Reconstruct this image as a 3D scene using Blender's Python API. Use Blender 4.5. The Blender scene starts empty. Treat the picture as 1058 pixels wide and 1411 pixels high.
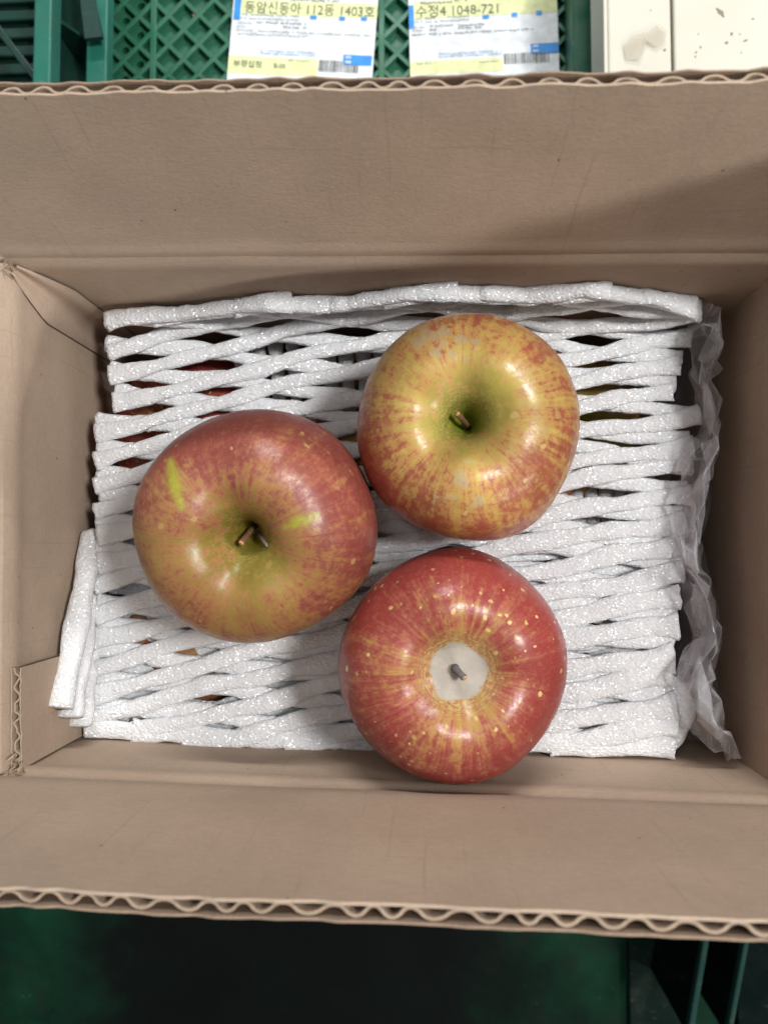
import bpy, bmesh, math, random
import numpy as np
from mathutils import Vector, Matrix, Euler

random.seed(7)
rng = np.random.default_rng(7)
R = math.radians
S = bpy.context.scene
COL = S.collection

# ------------------------------------------------------------------ camera, world, lamps, exposure
CAM_Z = 0.66
cam_d = bpy.data.cameras.new('camera')
cam = bpy.data.objects.new('camera', cam_d)
COL.objects.link(cam)
cam.location = (0, 0, CAM_Z)
cam.rotation_euler = (R(2.81), R(2.48), 0)
cam_d.sensor_width = 36
cam_d.lens = 27.04
cam_d.clip_start = 0.01
cam_d.clip_end = 50
cam_d.dof.use_dof = True
cam_d.dof.focus_distance = 0.262
cam_d.dof.aperture_fstop = 15.0
S.camera = cam

W = bpy.data.worlds.new('World')
S.world = W
W.use_nodes = True
W.node_tree.nodes['Background'].inputs[0].default_value = (0.93, 0.97, 1.0, 1)
W.node_tree.nodes['Background'].inputs[1].default_value = 0.26

def area_lamp(name, loc, target, sx, sy, power, col=(1, 1, 1)):
    d = bpy.data.lights.new(name, 'AREA')
    d.shape = 'RECTANGLE'
    d.size, d.size_y = sx, sy
    d.energy = power
    d.color = col
    o = bpy.data.objects.new(name, d)
    COL.objects.link(o)
    o.location = loc
    o.rotation_euler = (Vector(target) - Vector(loc)).to_track_quat('-Z', 'Y').to_euler()
    return o

area_lamp('key_ceiling_lamp', (0.80, 0.16, 1.80), (0, 0, 0.4), 0.36, 0.24, 24, (1, 0.985, 0.965))
area_lamp('rear_tube_lamp', (0.10, 2.00, 1.80), (0, 0, 0.45), 1.0, 0.12, 34, (1, 0.985, 0.96))
area_lamp('front_tube_lamp', (1.55, -0.95, 1.24), (0, 0.08, 0.46), 0.40, 0.10, 21, (1, 0.98, 0.95))
area_lamp('overhead_tube_lamp', (-0.25, 0.25, 2.3), (0, 0, 0.4), 0.12, 0.9, 2.5, (0.97, 0.985, 1))

S.view_settings.view_transform = 'Standard'
S.view_settings.look = 'None'
S.view_settings.exposure = 0
S.view_settings.gamma = 1
S.cycles.max_bounces = 6
S.cycles.diffuse_bounces = 4
S.cycles.glossy_bounces = 3
S.cycles.transparent_max_bounces = 8
S.cycles.caustics_reflective = False
S.cycles.caustics_refractive = False

# ------------------------------------------------------------------ helpers
def ref(u, v, depth):
    """surveyed image point at a known depth below the camera -> world point"""
    tx, ty, f = R(2.81), R(2.48), 1060.0
    x, y, z = (u - 529) / f, -(v - 705.5) / f, -1.0
    y, z = y * math.cos(tx) - z * math.sin(tx), y * math.sin(tx) + z * math.cos(tx)
    x, z = x * math.cos(ty) + z * math.sin(ty), -x * math.sin(ty) + z * math.cos(ty)
    return Vector((x / -z * depth, y / -z * depth, CAM_Z - depth))

def hash3(i, j, k, seed):
    n = (i * 374761393 + j * 668265263 + k * 2147483647 % 1274126177 + seed * 1013904223).astype(np.int64)
    n = (n ^ (n >> 13)) * 1274126177
    n = (n ^ (n >> 16)) & 0xFFFFFF
    return n / float(0xFFFFFF)

def vnoise(p, scale, seed=0, octaves=1):
    """smooth value noise, -1..1, p is (n,3)"""
    p = np.asarray(p, float) * scale
    out = np.zeros(len(p)); amp = 1.0; tot = 0
    for o in range(octaves):
        q = p * 2 ** o + 100
        i = np.floor(q).astype(np.int64); f = q - i
        f = f * f * (3 - 2 * f)
        r = 0
        for a in (0, 1):
            for b in (0, 1):
                for c in (0, 1):
                    w = (f[:, 0] if a else 1 - f[:, 0]) * (f[:, 1] if b else 1 - f[:, 1]) * (f[:, 2] if c else 1 - f[:, 2])
                    r = r + w * hash3(i[:, 0] + a, i[:, 1] + b, i[:, 2] + c, seed + o)
        out += (r * 2 - 1) * amp; tot += amp; amp *= .5
    return out / tot

def grid_faces(nr, nc, wrap=False, off=0):
    f = []
    for r in range(nr - 1):
        for c in range(nc - (0 if wrap else 1)):
            c2 = (c + 1) % nc
            f.append((off + r * nc + c, off + r * nc + c2, off + (r + 1) * nc + c2, off + (r + 1) * nc + c))
    return f

def link(name, me, mat, parent=None, smooth=False):
    if smooth:
        me.polygons.foreach_set('use_smooth', [True] * len(me.polygons))
    o = bpy.data.objects.new(name, me)
    COL.objects.link(o)
    if mat is not None and len(me.materials) == 0:
        me.materials.append(mat)
    o.parent = parent
    return o

def mesh(name, verts, faces, mat, parent=None, smooth=False):
    """world-space verts; shifted so they sit under an unrotated parent (and its parent)"""
    v = np.array(verts, float).reshape(-1, 3)
    q = parent
    while q is not None:
        v = v - np.array(q.location)
        q = q.parent
    me = bpy.data.meshes.new(name)
    me.from_pydata(v.tolist(), [], faces)
    me.update()
    return link(name, me, mat, parent, smooth)

def empty(name, loc, label, cat, group=None):
    o = bpy.data.objects.new(name, None)
    COL.objects.link(o)
    o.location = loc
    o.empty_display_size = 0.01
    return tag(o, label, cat, group)

def tag(o, label, cat, group=None):
    o['label'] = label
    o['category'] = cat
    if group:
        o['group'] = group
    return o

BOXF = [(0, 3, 2, 1), (4, 5, 6, 7), (0, 1, 5, 4), (1, 2, 6, 5), (2, 3, 7, 6), (3, 0, 4, 7)]
def box_v(x0, x1, y0, y1, z0, z1):
    return [(x0, y0, z0), (x1, y0, z0), (x1, y1, z0), (x0, y1, z0), (x0, y0, z1), (x1, y0, z1), (x1, y1, z1), (x0, y1, z1)]

def rbox(name, x0, x1, y0, y1, z0, z1, mat, parent=None, bev=0.0, rot=None, cen=None):
    """bevelled box, optionally rotated about cen by angle rot (z)"""
    bm = bmesh.new()
    vs = [bm.verts.new(p) for p in box_v(x0, x1, y0, y1, z0, z1)]
    for f in BOXF:
        bm.faces.new([vs[i] for i in f])
    if bev:
        bmesh.ops.bevel(bm, geom=bm.edges[:], offset=bev, segments=2, affect='EDGES', profile=.5)
    if rot:
        c = Vector(cen)
        bmesh.ops.rotate(bm, verts=bm.verts[:], cent=c, matrix=Matrix.Rotation(rot, 3, 'Z'))
    off = Vector((0, 0, 0)); q = parent
    while q is not None:
        off = off + Vector(q.location); q = q.parent
    bmesh.ops.translate(bm, verts=bm.verts[:], vec=-off)
    me = bpy.data.meshes.new(name)
    bm.to_mesh(me); bm.free()
    return link(name, me, mat, parent)

# ------------------------------------------------------------------ material helper
class M:
    def __init__(s, name):
        s.m = bpy.data.materials.new(name)
        s.m.use_nodes = True
        s.t = s.m.node_tree
        s.b = s.t.nodes['Principled BSDF']
        s.out = s.t.nodes['Material Output']
    def n(s, typ, **kw):
        nd = s.t.nodes.new('ShaderNode' + typ)
        for k, v in kw.items():
            setattr(nd, k, v)
        return nd
    def put(s, sock, val):
        if isinstance(val, bpy.types.NodeSocket):
            s.t.links.new(val, sock)
        elif val is not None:
            if hasattr(sock, 'default_value'):
                try:
                    sock.default_value = val
                except Exception:
                    sock.default_value = (*val, 1) if len(val) == 3 else val
    def coord(s, kind='Object'):
        return s.n('TexCoord').outputs[kind]
    def attr(s, name, out='Vector'):
        return s.n('Attribute', attribute_name=name).outputs[out]
    def scalev(s, vec, sc):
        nd = s.n('Mapping'); s.put(nd.inputs[0], vec); nd.inputs['Scale'].default_value = sc
        return nd.outputs[0]
    def noise(s, vec, scale, detail=4, rough=.55, out='Fac', dist=0):
        nd = s.n('TexNoise'); s.put(nd.inputs['Vector'], vec)
        nd.inputs['Scale'].default_value = scale; nd.inputs['Detail'].default_value = detail
        nd.inputs['Roughness'].default_value = rough; nd.inputs['Distortion'].default_value = dist
        return nd.outputs[out]
    def vor(s, vec, scale, out='Distance', feature='F1'):
        nd = s.n('TexVoronoi', feature=feature); s.put(nd.inputs['Vector'], vec)
        nd.inputs['Scale'].default_value = scale
        return nd.outputs[out]
    def math(s, op, a, b=None, c=None, clamp=False):
        nd = s.n('Math', operation=op, use_clamp=clamp)
        s.put(nd.inputs[0], a); s.put(nd.inputs[1], b); s.put(nd.inputs[2], c)
        return nd.outputs[0]
    def rng(s, v, a, b, lo=0., hi=1., smooth=True):
        nd = s.n('MapRange', interpolation_type='SMOOTHSTEP' if smooth else 'LINEAR')
        s.put(nd.inputs[0], v)
        for i, x in enumerate((a, b, lo, hi)):
            nd.inputs[1 + i].default_value = x
        return nd.outputs[0]
    def mix(s, f, a, b, blend='MIX'):
        nd = s.n('Mix', data_type='RGBA', blend_type=blend)
        s.put(nd.inputs[0], f)
        for i, x in ((6, a), (7, b)):
            s.put(nd.inputs[i], (*x, 1) if isinstance(x, tuple) and len(x) == 3 else x)
        return nd.outputs[2]
    def sep(s, vec):
        nd = s.n('SeparateXYZ'); s.put(nd.inputs[0], vec); return nd.outputs
    def bump(s, h, strength=.3, dist=.001, normal=None):
        nd = s.n('Bump'); nd.inputs['Strength'].default_value = strength; nd.inputs['Distance'].default_value = dist
        s.put(nd.inputs['Height'], h); s.put(nd.inputs['Normal'], normal)
        return nd.outputs[0]
    def set(s, **kw):
        for k, v in kw.items():
            k = k.replace('_', ' ')
            s.put(s.b.inputs[k], v)
        return s

def plain(name, col, rough=.6, spec=.4):
    m = M(name)
    c = m.coord()
    v = m.noise(c, 140, 5)
    m.set(Base_Color=m.mix(m.rng(v, .3, .7), tuple(x * .86 for x in col), tuple(min(1, x * 1.1) for x in col)), Roughness=rough, Specular_IOR_Level=spec)
    return m.m

# kraft cardboard -------------------------------------------------
def kraft(name, base=(.44, .337, .255), lines=1.0):
    m = M(name)
    uv = m.attr('sheet')           # metres along / up the sheet
    x, y, z = m.sep(uv)
    c = m.coord()
    blot = m.noise(c, 22, 5, .6)
    fib = m.noise(m.scalev(uv, (260, 900, 1)), 1, 4, .65)
    fib2 = m.noise(m.scalev(uv, (1500, 420, 1)), 1, 3, .6)
    col = m.mix(m.rng(blot, .3, .72), tuple(q * .9 for q in base), tuple(q * 1.06 for q in base))
    col = m.mix(m.rng(fib, .35, .75, 0, .22), col, (.26, .185, .13))
    col = m.mix(m.rng(fib2, .45, .8, 0, .22), col, (.56, .45, .36))
    gr = m.noise(c, 1700, 3, .7)
    col = m.mix(m.rng(gr, .40, .22, 0, .30), col, (.22, .16, .12))
    col = m.mix(m.rng(gr, .58, .76, 0, .25), col, (.60, .49, .39))
    # crushed flute lines
    wob = m.math('MULTIPLY_ADD', m.noise(m.scalev(uv, (30, 12, 1)), 1, 2), .006, x)
    tri = m.math('PINGPONG', wob, .0043)
    ln = m.rng(tri, .0, .00045, 1, 0)
    msk = m.rng(m.noise(m.scalev(uv, (60, 26, 1)), 1, 3), .46, .68)
    ln = m.math('MULTIPLY', m.math('MULTIPLY', ln, msk), .20 * lines)
    wob2 = m.math('MULTIPLY_ADD', m.noise(m.scalev(uv, (18, 40, 1)), 1, 2), .010, y)
    tri2 = m.math('PINGPONG', wob2, .0062)
    ln2 = m.rng(tri2, .0, .0004, 1, 0)
    msk2 = m.rng(m.noise(m.scalev(uv, (25, 60, 3)), 1, 3), .5, .7)
    ln2 = m.math('MULTIPLY', m.math('MULTIPLY', ln2, msk2), .22 * lines)
    col = m.mix(ln, col, (.15, .105, .075))
    col = m.mix(ln2, col, (.17, .12, .085))
    # specks
    vd = m.vor(c, 160)
    rc = m.sep(m.vor(c, 160, 'Color'))[0]
    sp = m.math('MULTIPLY', m.rng(vd, .05, .09, 1, 0), m.rng(rc, .82, .83))
    col = m.mix(m.math('MULTIPLY', sp, .75), col, (.10, .07, .05))
    sp2 = m.math('MULTIPLY', m.rng(vd, .04, .08, 1, 0), m.rng(rc, .12, .11))
    col = m.mix(m.math('MULTIPLY', sp2, .5), col, (.60, .48, .37))
    h = m.noise(m.scalev(uv, (700, 1100, 1)), 1, 3, .65)
    m.set(Base_Color=col, Roughness=.82, Specular_IOR_Level=.2, Normal=m.bump(h, .22, .0006))
    return m.m

KRAFT = kraft('kraft_board')
KRAFT_FLUTE = kraft('kraft_fluting', (.16, .112, .08), 0)  # darkened below board colour to paint in shade inside the channels
CUT = kraft('cut_paper_edge', (.38, .29, .21), 0)
KRAFT_EDGE = kraft('kraft_outer_liner', (.30, .215, .155), .4)

# foam -----------------------------------------------------------
def foam_mat():
    m = M('white_foam')
    c = m.coord()
    bl = m.noise(c, 120, 4)
    col = m.mix(m.rng(bl, .3, .75), (.86, .875, .90), (.91, .92, .935))
    # closed foam cells: each bubble wall faces its own way and glints
    vc = m.vor(m.scalev(c, (.7, 1, 1)), 2000, 'Color')
    d = m.n('VectorMath', operation='MULTIPLY_ADD'); m.put(d.inputs[0], vc); d.inputs[1].default_value = (1.5, 1.5, 1.5); d.inputs[2].default_value = (-.75, -.75, -.75)
    vd = m.vor(m.scalev(c, (.7, 1, 1)), 1100)
    nb = m.bump(m.math('ADD', m.math('MULTIPLY', vd, .8), m.noise(c, 420, 4, .6)), .5, .0009)
    a = m.n('VectorMath', operation='ADD'); m.put(a.inputs[0], d.outputs[0]); m.put(a.inputs[1], nb)
    nn = m.n('VectorMath', operation='NORMALIZE'); m.put(nn.inputs[0], a.outputs[0])
    gl = m.n('BsdfGlossy'); gl.inputs['Color'].default_value = (1, 1, 1, 1); gl.inputs['Roughness'].default_value = .26
    m.put(gl.inputs['Normal'], nn.outputs[0])
    tl = m.n('BsdfTranslucent'); m.put(tl.inputs[0], col)
    m.set(Base_Color=col, Roughness=.6, Specular_IOR_Level=.12, Normal=nb)
    m1 = m.n('MixShader'); m1.inputs[0].default_value = .15; m.put(m1.inputs[1], m.b.outputs[0]); m.put(m1.inputs[2], tl.outputs[0])
    m2 = m.n('MixShader'); m2.inputs[0].default_value = .11; m.put(m2.inputs[1], m1.outputs[0]); m.put(m2.inputs[2], gl.outputs[0])
    m.put(m.out.inputs[0], m2.outputs[0])
    return m.m
FOAM = foam_mat()

# clear film -----------------------------------------------------
def film_mat():
    m = M('clear_film')
    c = m.coord()
    tr = m.n('BsdfTransparent'); tr.inputs[0].default_value = (.95, .945, .96, 1)
    h = m.noise(m.scalev(c, (130, 60, 130)), 1, 2, .5, dist=1.0)
    nrm = m.bump(h, .4, .003)
    m.set(Base_Color=(.88, .88, .91), Roughness=.10, Specular_IOR_Level=1.0, Normal=nrm)
    lw = m.n('LayerWeight'); lw.inputs[0].default_value = .30
    m.put(lw.inputs['Normal'], nrm)
    fac = m.rng(lw.outputs['Facing'], .05, .95, .09, .80, False)
    mx = m.n('MixShader')
    m.put(mx.inputs[0], fac); m.put(mx.inputs[1], tr.outputs[0]); m.put(mx.inputs[2], m.b.outputs[0])
    m.put(m.out.inputs[0], mx.outputs[0])
    return m.m
FILM = film_mat()

# green plastic --------------------------------------------------
def green_plastic(name, col, dirt=.5, rough=.38, spec=.45):
    m = M(name)
    c = m.coord()
    d = m.rng(m.noise(c, 35, 6, .65), .52, .8, 0, dirt)
    sc = m.rng(m.noise(m.scalev(c, (90, 300, 90)), 1, 4), .62, .75, 0, .35 * dirt)
    base = m.mix(m.rng(m.noise(c, 12, 3), .3, .7), tuple(x * .85 for x in col), tuple(x * 1.12 for x in col))
    colr = m.mix(d, base, (.045, .05, .036))
    colr = m.mix(sc, colr, (.30, .36, .30))
    m.set(Base_Color=colr, Roughness=m.rng(m.noise(c, 60, 4), .3, .7, rough - .1, rough + .2), Specular_IOR_Level=spec,
          Normal=m.bump(m.noise(c, 300, 3), .12, .0008))
    return m.m
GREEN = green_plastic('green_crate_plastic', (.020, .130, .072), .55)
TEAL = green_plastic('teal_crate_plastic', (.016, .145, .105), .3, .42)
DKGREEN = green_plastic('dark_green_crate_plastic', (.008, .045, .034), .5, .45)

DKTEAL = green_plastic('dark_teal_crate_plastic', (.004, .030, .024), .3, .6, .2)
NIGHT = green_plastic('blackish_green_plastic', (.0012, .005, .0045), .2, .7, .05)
# ------------------------------------------------------------------ setting: floor
def floor_mat():
    m = M('green_painted_floor')
    c = m.coord()
    big = m.noise(c, 9, 5, .6)
    worn = m.rng(m.noise(c, 26, 6, .68), .52, .68)
    col = m.mix(m.rng(big, .35, .65), (.0015, .011, .006), (.004, .034, .017))
    col = m.mix(m.math('MULTIPLY', worn, .75), col, (.011, .014, .011))
    sp = m.math('MULTIPLY', m.rng(m.noise(c, 210, 3, .6), .66, .72), m.rng(m.noise(c, 28, 3), .50, .62))
    col = m.mix(m.math('MULTIPLY', sp, .6), col, (.09, .10, .085))
    # painted shade: soft near-black patch darkens the floor before the box
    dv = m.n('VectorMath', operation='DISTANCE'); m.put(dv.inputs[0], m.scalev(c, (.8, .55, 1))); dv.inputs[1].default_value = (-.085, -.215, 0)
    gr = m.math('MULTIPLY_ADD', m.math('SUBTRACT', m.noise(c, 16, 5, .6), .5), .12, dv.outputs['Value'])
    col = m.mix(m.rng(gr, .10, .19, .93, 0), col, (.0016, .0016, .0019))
    m.set(Base_Color=col, Roughness=.75, Specular_IOR_Level=.1, Normal=m.bump(m.noise(c, 80, 5), .3, .002))
    return m.m
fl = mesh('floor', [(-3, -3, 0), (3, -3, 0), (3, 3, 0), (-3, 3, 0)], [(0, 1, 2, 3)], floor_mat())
fl['kind'] = 'structure'

# ------------------------------------------------------------------ cardboard box
ZF0, ZF1 = 0.288, 0.292                     # box base: outside, inside
T = 0.0041                                  # board thickness
BL, BR, FR, FL = (-.1330, .0935), (.1190, .0912), (.1190, -.0785), (-.1330, -.0722)
ZCB, ZCF = .420, .4135                      # crease heights back / front
carton = empty('cardboard_box', (-.007, .007, ZF0), 'open brown corrugated cardboard box holding three apples on a white foam net', 'box')

def sheet(name, corners, n_dir, t0, t1, mat, parent, ns=60, nt=30, disp=None, seed=0, edge_wob=0.0, uo=0.0, cut=False):
    """curved slab following the bilinear patch BL,BR,TR,TL between offsets t0 and t1 along n_dir"""
    a, b, c, d = [np.array(p, float) for p in corners]
    n = np.cross(b - a, d - a); n /= np.linalg.norm(n)
    if np.dot(n, n_dir) < 0: n = -n
    s = np.linspace(0, 1, ns); t = np.linspace(0, 1, nt)
    tt, ss = np.meshgrid(t, s, indexing='ij')
    ss, tt = ss.ravel()[:, None], tt.ravel()[:, None]
    P = (a * (1 - ss) + b * ss) * (1 - tt) + (d * (1 - ss) + c * ss) * tt
    w = np.linalg.norm(b - a); h = np.linalg.norm(d - a)
    D = np.zeros((len(P), 1))
    if disp is not None:
        D = disp(ss, tt, P)
    up = (d - a) / h
    if edge_wob:
        P = P + up * (edge_wob * vnoise(np.c_[ss[:, 0] * 60, tt[:, 0] * 0, tt[:, 0] * 0], 1, seed + 5)[:, None] * tt ** 8)
    V0 = P + n * (t0 + D); V1 = P + n * (t1 + D)
    V = np.vstack([V0, V1]); N = len(P)
    F = [f[::-1] for f in grid_faces(nt, ns)] + grid_faces(nt, ns, off=N)
    ring = list(range(ns)) + [r * ns + ns - 1 for r in range(1, nt)] + [(nt - 1) * ns + c_ for c_ in range(ns - 2, -1, -1)] + [r * ns for r in range(nt - 2, 0, -1)]
    for i in range(len(ring)):
        j = (i + 1) % len(ring)
        F.append((ring[i], ring[j], ring[j] + N, ring[i] + N))
    o = mesh(name, V, F, mat, parent, True)
    me = o.data
    at = me.attributes.new('sheet', 'FLOAT_VECTOR', 'POINT')
    uvw = np.c_[ss * w + uo, tt * h, np.full_like(ss, seed)]
    at.data.foreach_set('vector', np.vstack([uvw, uvw]).astype(np.float32).ravel())
    bm = bmesh.new(); bm.from_mesh(me)
    bmesh.ops.recalc_face_normals(bm, faces=bm.faces[:])
    for e in bm.edges:
        if len(e.link_faces) == 2 and e.calc_face_angle(0) > 1.0: e.smooth = False
    bm.to_mesh(me); bm.free()
    if cut:
        me.materials.append(CUT)
        upv = (d - a) / h
        for p in me.polygons:
            if np.dot(np.array(p.normal), upv) > .7: p.material_index = 1
    return o

def fluting(name, corners, n_dir, mat, parent, pitch, thick, liner, disp=None, nt=14, phase=0.0, paper=.00065, seed=1):
    a, b, c, d = [np.array(p, float) for p in corners]
    n = np.cross(b - a, d - a); n /= np.linalg.norm(n)
    if np.dot(n, n_dir) < 0: n = -n
    w = np.linalg.norm(b - a)
    per = int(w / pitch); seg = 16
    ns = per * seg + 1
    s = np.linspace(0.002, .998, ns)
    ph = s * w / pitch * 2 * math.pi + phase + 1.1 * vnoise(np.c_[s * 17, s * 0, s * 0], 1, seed)
    amp = (thick - 2 * liner - paper) / 2 * .99
    sn = np.sin(ph); wave = np.sign(sn) * np.abs(sn) ** .75 * amp * (1 - .22 * np.abs(vnoise(np.c_[s * 22, s * 0, s * 0], 1, seed + 3)))
    dw = np.gradient(wave, s * w)
    dw = np.clip(dw, -2.2, 2.2)
    nl = np.sqrt(1 + dw ** 2)
    t = np.linspace(0, 1, nt)
    rows = []
    for sgn in (-1, 1):
        off = thick / 2 + wave + sgn * paper / 2 / nl
        sh = -sgn * paper / 2 * dw / nl / w
        for tv in t:
            sv = (s + sh)[:, None]
            P = (a * (1 - sv) + b * sv) * (1 - tv) + (d * (1 - sv) + c * sv) * tv
            D = disp(s[:, None], np.full((ns, 1), tv), P) if disp is not None else 0
            P = P + n * (off[:, None] + D) - (d - a) / np.linalg.norm(d - a) * (.0006 * tv ** 6)
            rows.append(P)
    V = np.vstack(rows); N = nt * ns
    F = grid_faces(nt, ns) + [f[::-1] for f in grid_faces(nt, ns, off=N)]
    for c_ in range(ns - 1):
        i = (nt - 1) * ns + c_
        F.append((i, i + 1, i + 1 + N, i + N))
    o = mesh(name, V, F, mat, parent, True)
    o.data.materials.append(CUT)
    for i in range(len(F) - (ns - 1), len(F)): o.data.polygons[i].material_index = 1; o.data.polygons[i].use_smooth = False
    at = o.data.attributes.new('sheet', 'FLOAT_VECTOR', 'POINT')
    at.data.foreach_set('vector', V.astype(np.float32).ravel())
    return o

def flap(name, corners, n_dir, disp, seed, pitch=.0086, phase=0.0, flutes=True):
    e = bpy.data.objects.new(name, None); COL.objects.link(e); e.parent = carton
    e.empty_display_size = .01
    sheet('inner_liner', corners, n_dir, 0, .0007, KRAFT, e, 160, 34, disp, seed, .0005)
    sheet('outer_liner', corners, n_dir, T - .0005, T, KRAFT_EDGE, e, 160, 34, disp, seed, .0005)
    if flutes:
        fluting('fluting', corners, n_dir, KRAFT_FLUTE, e, pitch, T, .0006, disp, phase=phase, seed=seed)
    return e

def wall_disp(seed, amp=.0006, crease=True):
    def f(s, t, P):
        d = amp * vnoise(P, 28, seed, 2)[:, None]
        if crease:
            d = d + .0011 * np.exp(-((t - 1) / .02) ** 2) - .0007 * np.exp(-((t - .955) / .03) ** 2)
        return d
    return f
def flap_disp(seed, kink=0.0, band=.12, amp=.0009):
    def f(s, t, P):
        d = amp * vnoise(P, 20, seed, 2)[:, None] * np.minimum(1, t * 6)
        d = d + .0011 * np.exp(-(t / .03) ** 2)
        d = d + kink * np.clip(t / band, 0, 1) - kink * np.clip((t - band) / (1 - band), 0, 1)
        return d
    return f

def P3(xy, z): return (xy[0], xy[1], z)
# base and four walls
bz = ZF0
mesh('base', box_v(BL[0] - T, BR[0] + T, FR[1] - T, BL[1] + T, ZF0, ZF1), BOXF, KRAFT, carton)
sheet('back_wall', [(BL[0] - T, BL[1], ZF1), (BR[0] + T, BR[1], ZF1), (BR[0] + T, BR[1], ZCB), (BL[0] - T, BL[1], ZCB)], (0, 1, 0), 0, T, KRAFT, carton, 80, 40, wall_disp(3), 3)
sheet('front_wall', [(FL[0] - T, FL[1], ZF1), (FR[0] + T, FR[1], ZF1), (FR[0] + T, FR[1], ZCF), (FL[0] - T, FL[1], ZCF)], (0, -1, 0), 0, T, KRAFT, carton, 80, 40, wall_disp(4), 4)
sheet('left_wall', [P3(FL, ZF1), P3(BL, ZF1), P3(BL, ZCB - .001), P3(FL, ZCF)], (-1, 0, 0), 0, T, KRAFT, carton, 70, 40, wall_disp(5), 5)
sheet('right_wall', [P3(FR, ZF1), P3(BR, ZF1), P3(BR, ZCB - .001), P3(FR, ZCF)], (1, 0, 0), 0, T, KRAFT, carton, 70, 40, wall_disp(6), 6)
# flaps
flap('back_flap', [P3(BL, ZCB), P3(BR, ZCB), (.1200, .1010, .4943), (-.1345, .1122, .4800)], (0, 1, 0), flap_disp(13, .0010, .10), 13, phase=1.0)
flap('front_flap', [P3(FL, ZCF), P3(FR, ZCF), (.1200, -.0682, .5146), (-.1345, -.0715, .4933)], (0, -1, 0), flap_disp(14, -.0016, .14), 14, phase=2.0)
flap('left_flap', [(-.1395, -.0700, ZCF - .001), (-.1395, .0905, ZCB - .002), (-.178, .0905, ZCB - .066), (-.178, -.0700, ZCF - .066)], (0, 0, -1), flap_disp(15), 15, flutes=False)
flap('right_flap', [(.1200, -.0765, ZCF), (.1200, .0895, ZCB), (.166, .0895, ZCB + .086), (.166, -.0765, ZCB + .086)], (1, 0, 0), flap_disp(16), 16, flutes=False)
# glued joint tab on the left wall
tab_c = [(-.1286, -.0716, ZF1), (-.1286, -.0385, ZF1), (-.1290, -.0385, .4125), (-.1290, -.0716, .4105)]
tb = bpy.data.objects.new('glue_tab', None); COL.objects.link(tb); tb.parent = carton
sheet('inner_liner', tab_c, (-1, 0, 0), 0, .0004, KRAFT, tb, 24, 30, wall_disp(21, .0004, False), 21, .0006)
sheet('outer_liner', tab_c, (-1, 0, 0), .0030, .0034, KRAFT, tb, 24, 30, wall_disp(21, .0004, False), 22, .0006)
fluting('fluting', tab_c, (-1, 0, 0), KRAFT_FLUTE, tb, .0062, .0034, .0004, wall_disp(21, .0004, False), seed=22)
# folded-over corner band, back left
def corner_band():
    nr, nc = 30, 13
    V = []; A = []
    for r in range(nr):
        t = r / (nr - 1); z = ZF1 + (ZCB - .0015 - ZF1) * t
        w = .0105 * min(1, (1 - t) * 4.5 + .12) ** .7
        for c in range(nc):
            q = c / (nc - 1)
            p0 = np.array([BL[0] + .0005, BL[1] - w * 1.15]); p1 = np.array([BL[0] + w, BL[1] - .0005])
            pc = np.array([BL[0] + w * .22, BL[1] - w * .25])
            p = p0 * (1 - q) ** 2 + 2 * pc * q * (1 - q) + p1 * q * q
            bul = .0013 * math.sin(q * math.pi * 3) * (1 - t * .4)
            V.append((p[0] + bul * .7 + .0002, p[1] - bul * .7 - .0002, z)); A.append((q * .015, z, 9))
    o = mesh('corner_fold', V, grid_faces(nr, nc), KRAFT, carton, True)
    o.data.attributes.new('sheet', 'FLOAT_VECTOR', 'POINT').data.foreach_set('vector', np.array(A, np.float32).ravel())
corner_band()
# torn paper fibres where the tab meets the front crease, and at the back left corner
def torn(cx, cy, cz, n, seed):
    r = np.random.default_rng(seed); V = []; F = []
    for i in range(n):
        b = np.array([cx, cy, cz]) + r.normal(0, .0012, 3)
        d = r.normal(0, 1, 3); d[2] = abs(d[2]) * .6; d = d / np.linalg.norm(d) * r.uniform(.0015, .0045)
        s = np.cross(d, (0.3, .2, 1)); s = s / np.linalg.norm(s) * r.uniform(.0002, .0005)
        k = len(V)
        V += [b - s, b + s, b + d * .6 + s * .7 + (0, 0, .0004), b + d, b + d * .6 - s * .7 + (0, 0, .0004)]
        F.append((k, k + 1, k + 2, k + 3, k + 4))
    o = mesh('torn_paper', V, F, CUT, carton)
    o['kind'] = 'stuff'
torn(-.1290, -.0702, .4120, 16, 3)
torn(-.1325, .0915, .4190, 7, 4)

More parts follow.
